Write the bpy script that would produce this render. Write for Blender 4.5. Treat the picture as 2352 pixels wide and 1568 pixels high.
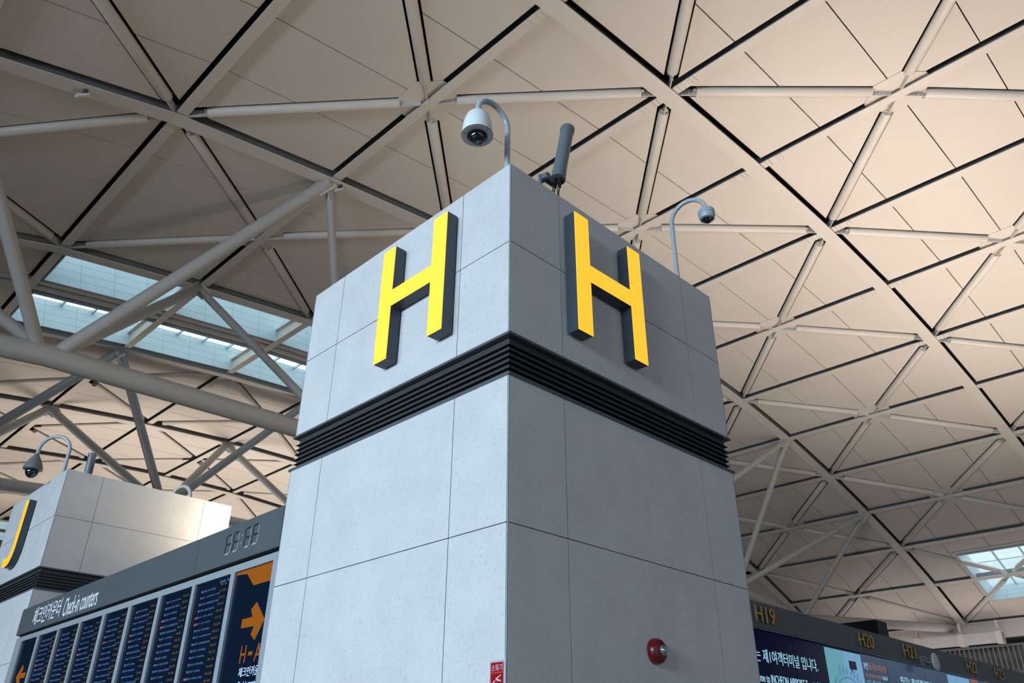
import bpy, bmesh, math, random
from mathutils import Vector, Matrix

for o in list(bpy.data.objects):
    bpy.data.objects.remove(o)
S = bpy.context.scene
COL = S.collection
PI = math.pi

# ------------------------------------------------------------------ camera
CAM = Vector((-3.4848, -3.5855, 1.6))
AR = Vector((0.71159, -0.70257, 0.0073)).normalized()
AF = Vector((0.61206, 0.62445, 0.48530)).normalized()
CAM_F = 1823.17
yaw, pit, rol, al = 0.00456, 0.50164, 0.00712, -0.77070
fw = Vector((math.cos(pit)*math.sin(yaw), math.cos(pit)*math.cos(yaw), math.sin(pit)))
rr = Vector((math.cos(yaw), -math.sin(yaw), 0.0))
uu = rr.cross(fw)
r2 = rr*math.cos(rol) + uu*math.sin(rol)
u2 = -rr*math.sin(rol) + uu*math.cos(rol)
BL = Vector((math.sin(al), math.cos(al), 0)); BR = Vector((math.cos(al), -math.sin(al), 0)); BZ = Vector((0, 0, 1))
def tow(v): return Vector((v.dot(BR), v.dot(BL), v.dot(BZ)))
AX_R, AX_U, AX_F = tow(r2), tow(u2), tow(fw)
cd = bpy.data.cameras.new('camera'); cam = bpy.data.objects.new('camera', cd); COL.objects.link(cam)
cd.sensor_width = 36; cd.lens = CAM_F/2352*36; cd.clip_end = 500
cam.matrix_world = Matrix(((AX_R.x, AX_U.x, -AX_F.x, CAM.x), (AX_R.y, AX_U.y, -AX_F.y, CAM.y), (AX_R.z, AX_U.z, -AX_F.z, CAM.z), (0, 0, 0, 1)))
cd.dof.use_dof = True; cd.dof.focus_distance = 7.0; cd.dof.aperture_fstop = 4.0
S.camera = cam
def pix(p):
    d = Vector(p)-CAM; k = d.dot(AX_F)
    if k < .5: return (9999, 9999)
    return (1176+CAM_F*d.dot(AX_R)/k, 784-CAM_F*d.dot(AX_U)/k)

# ------------------------------------------------------------------ world and lights
w = bpy.data.worlds.new('world'); S.world = w; w.use_nodes = True
nt = w.node_tree; nt.nodes.clear()
tc = nt.nodes.new('ShaderNodeTexCoord'); sx = nt.nodes.new('ShaderNodeSeparateXYZ')
rmp = nt.nodes.new('ShaderNodeValToRGB'); bg = nt.nodes.new('ShaderNodeBackground'); out = nt.nodes.new('ShaderNodeOutputWorld')
nt.links.new(tc.outputs['Generated'], sx.inputs[0]); nt.links.new(sx.outputs['Z'], rmp.inputs[0])
e = rmp.color_ramp.elements; e[0].position = 0.08; e[0].color = (.07, .085, .10, 1); e[1].position = 0.42; e[1].color = (.82, .94, 1.0, 1)
nt.links.new(rmp.outputs[0], bg.inputs[0]); bg.inputs[1].default_value = 2.6
nt.links.new(bg.outputs[0], out.inputs[0])

def area(name, loc, direction, sx_, sy_, power, color, spread=180):
    ld = bpy.data.lights.new(name, 'AREA'); ld.shape = 'RECTANGLE'; ld.size = sx_; ld.size_y = sy_; ld.energy = power; ld.color = color; ld.spread = math.radians(spread)
    o = bpy.data.objects.new(name, ld); COL.objects.link(o); o.location = loc
    z = -Vector(direction).normalized(); x = Vector((0, 0, 1)).cross(z)
    if x.length < 1e-3: x = Vector((1, 0, 0))
    x.normalize(); y = z.cross(x)
    o.matrix_world = Matrix(((x.x, y.x, z.x, loc[0]), (x.y, y.y, z.y, loc[1]), (x.z, y.z, z.z, loc[2]), (0, 0, 0, 1)))
    return o
area('window_daylight_west', (-24, 2, 9.0), (1, .06, -.20), 22, 7, 6500, (.66, .83, 1), 105)
area('added_fill_south', (6, -24, 7), (0.05, 1, -.2), 40, 5, 620, (.72, .84, 1), 120)  # added fill to brighten the right-hand faces; no window stands here
WARM = (1, .87, .77)
area('uplight_row_h', (25, 2.0, 4.2), (0, 0, 1), 27, 1.2, 1900, WARM, 114)
area('uplight_row_j', (25, 12, 6.3), (0, 0, 1), 28, 1.2, 350, WARM)
area('uplight_row_g', (18, -11, 4.2), (0, 0, 1), 30, 1.2, 300, WARM)
area('uplight_row_k', (19, 44, 4.2), (0, 0, 1), 30, 1.6, 1800, (1, .89, .80), 115)
area('uplight_row_l', (24, 61, 4.2), (0, 0, 1), 36, 1.6, 1900, (1, .89, .80), 115)
area('uplight_balcony', (58, 8, 8.2), (0, 0, 1), 4, 30, 420, (1, .86, .82))
area('uplight_j_pillar', (3.7, 9.6, 5.0), (-.25, .4, 1), .8, .5, 165, (1, .84, .62))
S.view_settings.view_transform = 'Standard'; S.view_settings.look = 'None'
S.view_settings.exposure = 0.0; S.view_settings.gamma = 1.0; S.view_settings.use_curve_mapping = False

# ------------------------------------------------------------------ materials
def mat(name, col, rough=.5, metal=0., spec=.5, emis=None, es=1., noise=0., nscale=4., bump=0., stretch=(1, 1, 1), ior=None):
    m = bpy.data.materials.new(name); m.use_nodes = True
    n = m.node_tree.nodes; l = m.node_tree.links; b = n['Principled BSDF']
    b.inputs['Base Color'].default_value = (*col, 1); b.inputs['Roughness'].default_value = rough; b.inputs['Metallic'].default_value = metal
    b.inputs['Specular IOR Level'].default_value = spec
    if emis: b.inputs['Emission Color'].default_value = (*emis, 1); b.inputs['Emission Strength'].default_value = es
    if noise or bump:
        t = n.new('ShaderNodeTexCoord'); mp = n.new('ShaderNodeMapping'); mp.inputs['Scale'].default_value = stretch
        g = n.new('ShaderNodeTexNoise'); g.inputs['Scale'].default_value = nscale; g.inputs['Detail'].default_value = 6; g.inputs['Roughness'].default_value = .65
        l.new(t.outputs['Object'], mp.inputs[0]); l.new(mp.outputs[0], g.inputs['Vector'])
        if noise:
            r = n.new('ShaderNodeValToRGB')
            r.color_ramp.elements[0].position = .3; r.color_ramp.elements[1].position = .7
            r.color_ramp.elements[0].color = (*[c*(1-noise) for c in col], 1); r.color_ramp.elements[1].color = (*[min(1, c*(1+noise)) for c in col], 1)
            l.new(g.outputs['Fac'], r.inputs[0]); l.new(r.outputs[0], b.inputs['Base Color'])
        if bump:
            bm_ = n.new('ShaderNodeBump'); bm_.inputs['Strength'].default_value = bump; bm_.inputs['Distance'].default_value = .01
            l.new(g.outputs['Fac'], bm_.inputs['Height']); l.new(bm_.outputs[0], b.inputs['Normal'])
    return m
def stone_mat():
    m = mat('stone_cladding', (.56, .565, .57), .62, spec=.25, noise=.06, nscale=2.2, bump=.15)
    n = m.node_tree.nodes; l = m.node_tree.links; b = n['Principled BSDF']
    ramp = [x for x in n if x.type == 'VALTORGB'][0]; t = [x for x in n if x.type == 'TEX_COORD'][0]
    g2 = n.new('ShaderNodeTexNoise'); g2.inputs['Scale'].default_value = 38; g2.inputs['Detail'].default_value = 5
    l.new(t.outputs['Object'], g2.inputs['Vector'])
    r2_ = n.new('ShaderNodeValToRGB'); r2_.color_ramp.elements[0].position = .24; r2_.color_ramp.elements[0].color = (.72, .72, .73, 1)
    r2_.color_ramp.elements[1].position = .45; r2_.color_ramp.elements[1].color = (1, 1, 1, 1)
    l.new(g2.outputs['Fac'], r2_.inputs[0])
    mx = n.new('ShaderNodeMix'); mx.data_type = 'RGBA'; mx.blend_type = 'MULTIPLY'; mx.inputs[0].default_value = .8
    l.new(ramp.outputs[0], mx.inputs[6]); l.new(r2_.outputs[0], mx.inputs[7]); l.new(mx.outputs[2], b.inputs['Base Color'])
    return m
def ribbed_mat(name, col, step, axis, dark=.93, rough=.6):
    """painted metal ceiling boards: a hairline seam every `step` metres along `axis`"""
    m = mat(name, col, rough, spec=.3)
    n = m.node_tree.nodes; l = m.node_tree.links; b = n['Principled BSDF']
    t = n.new('ShaderNodeTexCoord'); s = n.new('ShaderNodeSeparateXYZ'); l.new(t.outputs['Object'], s.inputs[0])
    d = n.new('ShaderNodeMath'); d.operation = 'DIVIDE'; d.inputs[1].default_value = step; l.new(s.outputs[axis], d.inputs[0])
    f = n.new('ShaderNodeMath'); f.operation = 'FRACT'; l.new(d.outputs[0], f.inputs[0])
    c = n.new('ShaderNodeMath'); c.operation = 'LESS_THAN'; c.inputs[1].default_value = .06; l.new(f.outputs[0], c.inputs[0])
    g = n.new('ShaderNodeTexNoise'); g.inputs['Scale'].default_value = .25; g.inputs['Detail'].default_value = 3; l.new(t.outputs['Object'], g.inputs['Vector'])
    rp = n.new('ShaderNodeValToRGB'); rp.color_ramp.elements[0].color = (*[q*.94 for q in col], 1); rp.color_ramp.elements[1].color = (*[min(1, q*1.05) for q in col], 1)
    l.new(g.outputs['Fac'], rp.inputs[0])
    mx = n.new('ShaderNodeMix'); mx.data_type = 'RGBA'; l.new(c.outputs[0], mx.inputs[0]); l.new(rp.outputs[0], mx.inputs[6])
    mx.inputs[7].default_value = (*[min(1, q*1.04) for q in col], 1)
    l.new(mx.outputs[2], b.inputs['Base Color'])
    return m
def grid_mat(name, col):
    m = mat(name, col, .45, spec=.4)
    n = m.node_tree.nodes; l = m.node_tree.links; b = n['Principled BSDF']
    uvn = n.new('ShaderNodeUVMap'); uvn.uv_map = 'grid'
    br = n.new('ShaderNodeTexBrick'); br.offset = 0; br.inputs['Scale'].default_value = 1
    br.inputs['Brick Width'].default_value = 1.30; br.inputs['Row Height'].default_value = .34; br.inputs['Mortar Size'].default_value = .008
    br.inputs['Color1'].default_value = (*col, 1); br.inputs['Color2'].default_value = (*col, 1); br.inputs['Mortar'].default_value = (*[c*.5 for c in col], 1)
    l.new(uvn.outputs[0], br.inputs['Vector']); l.new(br.outputs['Color'], b.inputs['Base Color'])
    return m
def glass_mat():
    m = bpy.data.materials.new('skylight_glass'); m.use_nodes = True; n = m.node_tree.nodes; l = m.node_tree.links; n.clear()
    o = n.new('ShaderNodeOutputMaterial'); mx = n.new('ShaderNodeMixShader'); t = n.new('ShaderNodeBsdfTransparent'); g = n.new('ShaderNodeBsdfGlossy')
    t.inputs[0].default_value = (.93, .98, .98, 1); g.inputs['Roughness'].default_value = .02
    mx.inputs[0].default_value = .06; l.new(t.outputs[0], mx.inputs[1]); l.new(g.outputs[0], mx.inputs[2]); l.new(mx.outputs[0], o.inputs[0])
    return m
M = {}
M['stone'] = stone_mat()
M['ceil'] = ribbed_mat('cream_ceiling_board', (.69, .63, .56), .31, 0)
M['steel'] = mat('cream_painted_steel', (.70, .645, .58), .42, spec=.4, noise=.03, nscale=1.2)
M['steelg'] = mat('grey_cream_painted_steel', (.60, .58, .55), .42, spec=.4, noise=.04, nscale=1.2)
M['gweb'] = mat('shade_toned_girder_web', (.26, .255, .25), .6, spec=.2)  # girder web coloured dark to paint in the shade above the flange
M['web'] = mat('shade_toned_beam_web', (.17, .18, .19), .6, spec=.2)  # shade in the beam recess put into the web colour
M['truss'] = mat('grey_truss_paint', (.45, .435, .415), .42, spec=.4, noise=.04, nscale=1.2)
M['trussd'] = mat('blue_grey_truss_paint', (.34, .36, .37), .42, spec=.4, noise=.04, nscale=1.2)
M['plate4'] = mat('blue_grey_side_plate', (.30, .33, .35), .5)
M['void'] = mat('roof_void', (.012, .012, .012), .9, spec=.1)
M['brown'] = mat('brown_soffit', (.30, .26, .23), .6)
M['well'] = grid_mat('skylight_well_panel', (.50, .61, .67))
M['glass'] = glass_mat()
M['alu'] = mat('mullion_aluminium', (.55, .6, .62), .35, metal=.3)
M['black'] = mat('black_louvre_metal', (.006, .007, .008), .5, spec=.2)
M['trim'] = mat('dark_trim_metal', (.16, .18, .20), .3, metal=.5)
M['ctrim'] = mat('corner_trim_metal', (.36, .39, .42), .5, metal=.2)
M['core'] = mat('dark_core', (.03, .03, .032), .8)
M['lside'] = mat('letter_side_charcoal', (.045, .062, .08), .45)
M['lface'] = mat('letter_face_yellow', (.8, .42, .05), .4, emis=(1, .585, .025), es=.85)
M['jface'] = mat('letter_face_amber', (.9, .42, .02), .4, emis=(1, .44, .012), es=.80)
M['fasc'] = mat('grey_fascia_metal', (.085, .098, .104), .5, spec=.18, noise=.05, nscale=3)
M['fascr'] = mat('charcoal_fascia_metal', (.085, .088, .092), .45, spec=.4, noise=.06, nscale=3)
M['frame'] = mat('blue_grey_frame', (.29, .325, .35), .4, spec=.4)
M['screen'] = mat('navy_screen', (.004, .008, .016), .10, spec=.16, emis=(.0006, .003, .010), es=1, noise=0)
M['screenr'] = mat('deep_navy_screen', (.002, .003, .010), .16, spec=.16, emis=(.0003, .001, .012), es=1)
M['screens'] = mat('slate_screen_with_reflection', (.01, .012, .02), .16, spec=.3, emis=(.022, .042, .085), es=1)  # slate glow includes the reflection painted onto the farther screens
M['orange'] = mat('screen_orange', (.04, .015, .003), .4, spec=.04, emis=(.27, .085, .008), es=1)
M['stxt'] = mat('screen_text_blue', (.05, .08, .15), .4, spec=.05, emis=(.045, .09, .22), es=1)
M['sora'] = mat('screen_text_amber', (.1, .06, .01), .4, spec=.05, emis=(.10, .06, .015), es=1)
M['sred'] = mat('screen_text_red', (.2, .02, .02), .4, spec=.05, emis=(.42, .06, .05), es=1)
M['swht'] = mat('screen_text_white', (.3, .4, .5), .4, spec=.05, emis=(.38, .50, .75), es=1)
M['rtxt'] = mat('screen_text_cyan_white', (.2, .3, .35), .4, spec=.05, emis=(.26, .52, .66), es=1)
M['ror'] = mat('screen_text_salmon', (.2, .1, .05), .4, spec=.05, emis=(.30, .12, .075), es=1)
M['pict'] = mat('screen_picture_teal', (.05, .1, .12), .2, emis=(.10, .29, .36), es=1)
M['pictb'] = mat('screen_picture_blue', (.05, .1, .12), .2, emis=(.13, .30, .48), es=1)
M['pictc'] = mat('screen_picture_city', (.05, .1, .12), .2, emis=(.06, .19, .32), es=1)
M['pictr'] = mat('screen_picture_rose', (.08, .03, .03), .2, emis=(.20, .065, .055), es=1)
M['num'] = mat('ochre_number', (.50, .27, .04), .4, spec=.3)
M['white'] = mat('white_vinyl', (.82, .85, .88), .5)
M['seg'] = mat('clock_segment_dark', (.025, .03, .033), .5, spec=.1)
M['segl'] = mat('clock_segment_light', (.30, .33, .36), .5)
M['pole'] = mat('grey_painted_pole', (.42, .47, .50), .3, spec=.5)
M['housing'] = mat('pale_camera_housing', (.72, .78, .78), .4)
M['housing_b'] = mat('blue_grey_camera_housing', (.36, .43, .50), .35)
M['housing_d'] = mat('dark_camera_housing', (.16, .17, .18), .35)
M['dome'] = mat('smoked_dome', (.006, .008, .012), .05, spec=.9)
M['plate'] = mat('camera_ring_grey', (.42, .44, .44), .4)
M['ant'] = mat('antenna_grey', (.13, .16, .18), .4)
M['hose'] = mat('connector_black', (.05, .05, .05), .4, metal=.4)
M['red'] = mat('alarm_red', (.13, .003, .006), .30)
M['signred'] = mat('sign_red', (.30, .004, .008), .6, spec=.08)
M['signw'] = mat('sign_white', (.50, .48, .55), .5, spec=.2)
M['signg'] = mat('sign_grey_pictogram', (.33, .45, .48), .4)
M['lens'] = mat('strobe_lens', (.45, .5, .52), .08, metal=.6)
M['hoop'] = mat('cream_pole', (.75, .72, .64), .35)
M['floor'] = mat('polished_terrazzo_floor', (.16, .155, .15), .35, noise=.08, nscale=6)
M['wall'] = mat('grey_end_wall', (.30, .27, .26), .6, noise=.05)
M['wallp'] = mat('pale_end_fascia', (.62, .59, .57), .5, noise=.03)
M['dish'] = mat('dish_grey', (.42, .46, .46), .3)

# ------------------------------------------------------------------ helpers
class MB:
    def __init__(s): s.v = []; s.f = []; s.m = []; s.k = 0; s.uv = {}
    def add(s, vs, fs):
        b = len(s.v); s.v += [tuple(v) for v in vs]; s.f += [tuple(b+i for i in f) for f in fs]; s.m += [s.k]*len(fs); return s
    def hexa(s, a, b):
        """a, b: two quads of corners"""
        return s.add(list(a)+list(b), [(3, 2, 1, 0), (4, 5, 6, 7), (0, 1, 5, 4), (1, 2, 6, 5), (2, 3, 7, 6), (3, 0, 4, 7)])
    def box(s, x0, x1, y0, y1, z0, z1):
        return s.hexa([(x0, y0, z0), (x1, y0, z0), (x1, y1, z0), (x0, y1, z0)], [(x0, y0, z1), (x1, y0, z1), (x1, y1, z1), (x0, y1, z1)])
    def prism(s, poly, fn, d0, d1):
        n = len(poly); vs = [fn(u, v, d0) for u, v in poly]+[fn(u, v, d1) for u, v in poly]
        return s.add(vs, [tuple(range(n-1, -1, -1)), tuple(range(n, 2*n))]+[(i, (i+1) % n, n+(i+1) % n, n+i) for i in range(n)])
    def tube(s, pts, r, n=16, caps=True):
        pts = [Vector(p) for p in pts]; m = len(pts); rs = r if isinstance(r, (list, tuple)) else [r]*m
        t0 = (pts[1]-pts[0]).normalized(); a = t0.orthogonal().normalized(); vs = []
        for i, p in enumerate(pts):
            t = ((pts[min(i+1, m-1)]-pts[i]).normalized()+(pts[i]-pts[max(i-1, 0)]).normalized())
            t.normalize(); a = (a-t*a.dot(t)).normalized(); b = t.cross(a)
            vs += [p+(a*math.cos(2*PI*k/n)+b*math.sin(2*PI*k/n))*rs[i] for k in range(n)]
        fs = [(i*n+k, i*n+(k+1) % n, (i+1)*n+(k+1) % n, (i+1)*n+k) for i in range(m-1) for k in range(n)]
        if caps: fs += [tuple(range(n-1, -1, -1)), tuple((m-1)*n+k for k in range(n))]
        return s.add(vs, fs)
    def lathe(s, c, axis, prof, n=32):
        """prof: (distance along axis, radius)"""
        c = Vector(c); ax = Vector(axis).normalized(); a = ax.orthogonal().normalized(); b = ax.cross(a); vs = []
        for h, r in prof: vs += [c+ax*h+(a*math.cos(2*PI*k/n)+b*math.sin(2*PI*k/n))*max(r, 1e-4) for k in range(n)]
        m = len(prof)
        fs = [(i*n+k, i*n+(k+1) % n, (i+1)*n+(k+1) % n, (i+1)*n+k) for i in range(m-1) for k in range(n)]
        return s.add(vs, fs)
    def build(s, name, mats, parent=None, smooth=False, uv=None, flip=True):
        me = bpy.data.meshes.new(name); me.from_pydata(s.v, [], s.f)
        for mm in (mats if isinstance(mats, list) else [mats]): me.materials.append(mm)
        for p, k in zip(me.polygons, s.m): p.material_index = k
        if flip:
            bm = bmesh.new(); bm.from_mesh(me); bmesh.ops.recalc_face_normals(bm, faces=bm.faces); bm.to_mesh(me); bm.free()
        if uv:
            lay = me.uv_layers.new(name='grid')
            for p in me.polygons:
                for li in p.loop_indices: lay.data[li].uv = s.uv[me.loops[li].vertex_index]
        if smooth:
            me.polygons.foreach_set('use_smooth', [True]*len(me.polygons)); me.set_sharp_from_angle(angle=math.radians(35))
        o = bpy.data.objects.new(name, me); COL.objects.link(o)
        if parent is not None: o.parent = parent
        return o
def tag(o, label, cat, group=None, kind=None):
    o['label'] = label; o['category'] = cat
    if group: o['group'] = group
    if kind: o['kind'] = kind
    return o
def thing(name, label, cat, group=None):
    o = bpy.data.objects.new(name, None); COL.objects.link(o); o.empty_display_size = .2
    return tag(o, label, cat, group)
def struct(o): o['kind'] = 'structure'; return o
def FX(x0):   # plane facing -X : u reads along -Y
    return lambda u, v, d: (x0-d, u, v)
def FY(y0):
    return lambda u, v, d: (u, y0-d, v)
def text(name, s, m, face, u0, u1, v0, v1, d0, d1, parent):
    """lettering stretched into a rectangle; face 'X' (reads toward -Y, u0 > u1) or 'Y' (reads toward +X)"""
    cu = bpy.data.curves.new(name, 'FONT'); cu.body = s; cu.size = 1; cu.resolution_u = 3; cu.extrude = .5
    tmp = bpy.data.objects.new(name, cu); COL.objects.link(tmp)
    dg = bpy.context.evaluated_depsgraph_get(); me = bpy.data.meshes.new_from_object(tmp.evaluated_get(dg))
    bpy.data.objects.remove(tmp)
    xs = [v.co.x for v in me.vertices]; ys = [v.co.y for v in me.vertices]
    if not xs: return None
    ax, bx, ay, by = min(xs), max(xs), min(ys), max(ys)
    for v in me.vertices:
        u = u0+(u1-u0)*(v.co.x-ax)/max(bx-ax, 1e-6); z = v0+(v1-v0)*(v.co.y-ay)/max(by-ay, 1e-6); d = d0+(d1-d0)*(v.co.z+.5)
        v.co = (-d, u, z) if face[0] == 'X' else (u, -d, z)
    me.materials.clear(); me.materials.append(m)
    bm = bmesh.new(); bm.from_mesh(me); bmesh.ops.recalc_face_normals(bm, faces=bm.faces); bm.to_mesh(me); bm.free()
    me.name = name
    o = bpy.data.objects.new(name, me); COL.objects.link(o); o.parent = parent
    return o

# ------------------------------------------------------------------ roof geometry
XN = {-2: 1.55, -1: 6.76, 0: 11.94, 1: 17.23, 2: 22.61, 3: 27.92, 4: 33.01, 5: 37.92, 6: 42.72, 7: 47.34, 8: 51.92, 9: 56.49, 10: 61.18}
ZN = {-2: 18.26, -1: 19.04, 0: 19.66, 1: 20.07, 2: 20.23, 3: 20.08, 4: 19.59, 5: 18.80, 6: 17.74, 7: 16.50, 8: 15.09, 9: 13.41, 10: 11.37}
XC, ZC, RC = 21.32, -73.68, 93.92
for i_ in range(-8, -2):
    th_ = math.radians(-12.14+3.15*(i_+2)); XN[i_] = XC+RC*math.sin(th_); ZN[i_] = ZC+RC*math.cos(th_)
DEL = 0.01147
def T(x, y, z):
    y += .0025*(x-7)*max(0, y-15.48)
    dx = x-(-3.525); dy = y-(-3.5455)
    return (CAM.x+dx*math.cos(DEL)-dy*math.sin(DEL), CAM.y+dx*math.sin(DEL)+dy*math.cos(DEL), z)
def zarc(x):
    for i in range(-8, 10):
        if x <= XN[i+1] or i == 9:
            t = (x-XN[i])/(XN[i+1]-XN[i]); return ZN[i]+(ZN[i+1]-ZN[i])*t
def nrm(x):
    th = math.atan2(x-XC, zarc(x)-ZC); return (math.sin(th), math.cos(th))
def RPx(x, y, r):
    n = nrm(x); return T(x+n[0]*r, y, zarc(x)+n[1]*r)
def RP(i, y, r, du=0):
    x = XN[i]; n = nrm(x); t = (n[1], -n[0]); return T(x+n[0]*r+t[0]*du, y, ZN[i]+n[1]*r+t[1]*du)
MY = {'m0': -4.3, 'm1': 5.45, 'm2': 15.40, 'm3': 24.85, 'm4': 32.6, 'm5': 42.0, 'm6': 51.0, 'm7': 60.5, 'm8': 70.0, 'm9': 78.0}
DC = .15      # ceiling board level above beam undersides
ORD = ['first', 'second', 'third', 'fourth', 'fifth', 'sixth', 'seventh', 'eighth', 'ninth', 'tenth', 'eleventh', 'twelfth', 'thirteenth', 'fourteenth', 'fifteenth', 'sixteenth', 'seventeenth', 'eighteenth', 'nineteenth', 'twentieth']

# ---- ceiling boards
def clip(poly, a, b, c):
    """keep a*x+b*y <= c"""
    o = []
    for i in range(len(poly)):
        p, q = poly[i], poly[(i+1) % len(poly)]; dp = a*p[0]+b*p[1]-c; dq = a*q[0]+b*q[1]-c
        if dp <= 0: o.append(p)
        if dp*dq < 0: t = dp/(dp-dq); o.append((p[0]+(q[0]-p[0])*t, p[1]+(q[1]-p[1])*t))
    return o
def minus(poly, x0, x1, y0, y1):
    res = []; rest = poly
    for a, b, c in ((-1, 0, -x0), (1, 0, x1), (0, -1, -y0), (0, 1, y1)):
        o = clip(rest, -a, -b, -c)
        if len(o) > 2: res.append(o)
        rest = clip(rest, a, b, c)
        if len(rest) < 3: break
    return res
def parea(p): return abs(sum(p[i][0]*p[(i+1) % len(p)][1]-p[(i+1) % len(p)][0]*p[i][1] for i in range(len(p))))/2
RHOLE = (53.85, 59.05, 1.2, 12.55)
ceil_mb = MB()
def panel(poly, hole=None):
    polys = minus(poly, *hole) if hole else [poly]
    for p in polys:
        if len(p) > 2 and parea(p) > .02: ceil_mb.prism(p, lambda u, v, d: RPx(u, v, d), DC, DC+.05)
def cell_polys(i, ya, yb, diag, joints):
    """ya>yb allowed: ya is the girder side, yb the mid side"""
    x0, x1 = XN[i]+.02+.33+.03, XN[i+1]+.02-.085
    ga = .25+.07; gb = 0
    ylo, yhi = (ya+ga, yb-gb) if ya < yb else (yb+gb, ya-ga)
    rect = [(x0, ylo), (x1, ylo), (x1, yhi), (x0, yhi)]
    polys = [rect]
    if diag:
        # from node (even i) at girder to node (odd) at mid
        xa, xb = (XN[i]+.18, XN[i+1]+.18) if i % 2 == 0 else (XN[i+1]+.18, XN[i]+.18)
        dx, dy = xb-xa, yb-ya; L = math.hypot(dx, dy); nx, ny = -dy/L, dx/L; c = nx*xa+ny*ya; g = .165+.065
        polys = [clip(rect, nx, ny, c-g), clip(rect, -nx, -ny, -(c+g))]
    for j in joints:
        nxt = []
        for p in polys:
            if len(p) > 2: nxt += [clip(p, 0, 1, j-.017), clip(p, 0, -1, -(j+.017))]
        polys = nxt
    hole = RHOLE if i in (8, 9) and min(ya, yb) < 12.6 else None
    for p in polys:
        if len(p) > 2: panel(p, hole)
bays = [('m0', 'm1', True, -5, 9), ('m1', 'm2', True, -5, 9), ('m2', 'm3', True, -7, 9), ('m4', 'm5', True, -6, 9), ('m5', 'm6', True, -5, 9), ('m6', 'm7', True, -4, 9), ('m7', 'm8', True, -3, 9)]
MID = {('m0', 'm1'): .6, ('m1', 'm2'): 10.45, ('m2', 'm3'): 20.12, ('m4', 'm5'): 37.3, ('m5', 'm6'): 46.5, ('m6', 'm7'): 55.75, ('m7', 'm8'): 65.25}
for a, b, dg_, i0, i1 in bays:
    ya, yb = MY[a], MY[b]; ym = MID[(a, b)]
    for i in range(i0, i1+1):
        cell_polys(i, ya, ym, dg_, [(ya+ym)/2, ym-.0]); cell_polys(i, yb, ym, dg_, [(yb+ym)/2, ym])
for i in range(-5, 10):     # plain boards behind the viewer and beside the skylight slots
    cell_polys(i, -14, -9.2, False, []); cell_polys(i, -4.3, -9.2, False, [])
for i in list(range(-7, -2))+[4, 5, 6, 7, 8, 9]:
    cell_polys(i, 24.85, 28.7, False, []); cell_polys(i, 32.6, 28.7, False, [])
for i in list(range(-4, -1))+[3, 4, 5, 6]:
    cell_polys(i, 70, 74, False, []); cell_polys(i, 78, 74, False, [])
for i in range(-3, 8): cell_polys(i, 78, 86, False, [])
struct(ceil_mb.build('ceiling', M['ceil']))

# ---- dark roof deck above the boards (with the skylight openings left out)
deck = MB()
SLOT_X = (XN[-2]+.42, XN[4]-.05)
SLOTS = [(25.12, 27.70), (29.10, 32.02)]
SLOT2_X = (XN[-1]+.4, XN[2])
SLOTS2 = [(70.3, 73.4), (74.6, 77.6)]
for i in range(-8, 10):
    rects = [[(XN[i], -30), (XN[i+1], -30), (XN[i+1], 87), (XN[i], 87)]]
    for h in [(SLOT_X[0], SLOT_X[1], *SLOTS[0]), (SLOT_X[0], SLOT_X[1], *SLOTS[1]), RHOLE, (SLOT2_X[0], SLOT2_X[1], *SLOTS2[0]), (SLOT2_X[0], SLOT2_X[1], *SLOTS2[1])]:
        nr = []
        for r_ in rects:
            lo = min(p[0] for p in r_); hi = max(p[0] for p in r_)
            yl = min(p[1] for p in r_); yh = max(p[1] for p in r_)
            if hi > h[0] and lo < h[1] and yh > h[2] and yl < h[3]: nr += [q for q in minus(r_, *h) if len(q) > 2 and parea(q) > 1e-3]
            else: nr.append(r_)
        rects = nr
    for r_ in rects: deck.prism(r_, lambda u, v, d: RPx(u, v, d), .42, .60)
o = struct(deck.build('ceiling_deck', M['void']))

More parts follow.
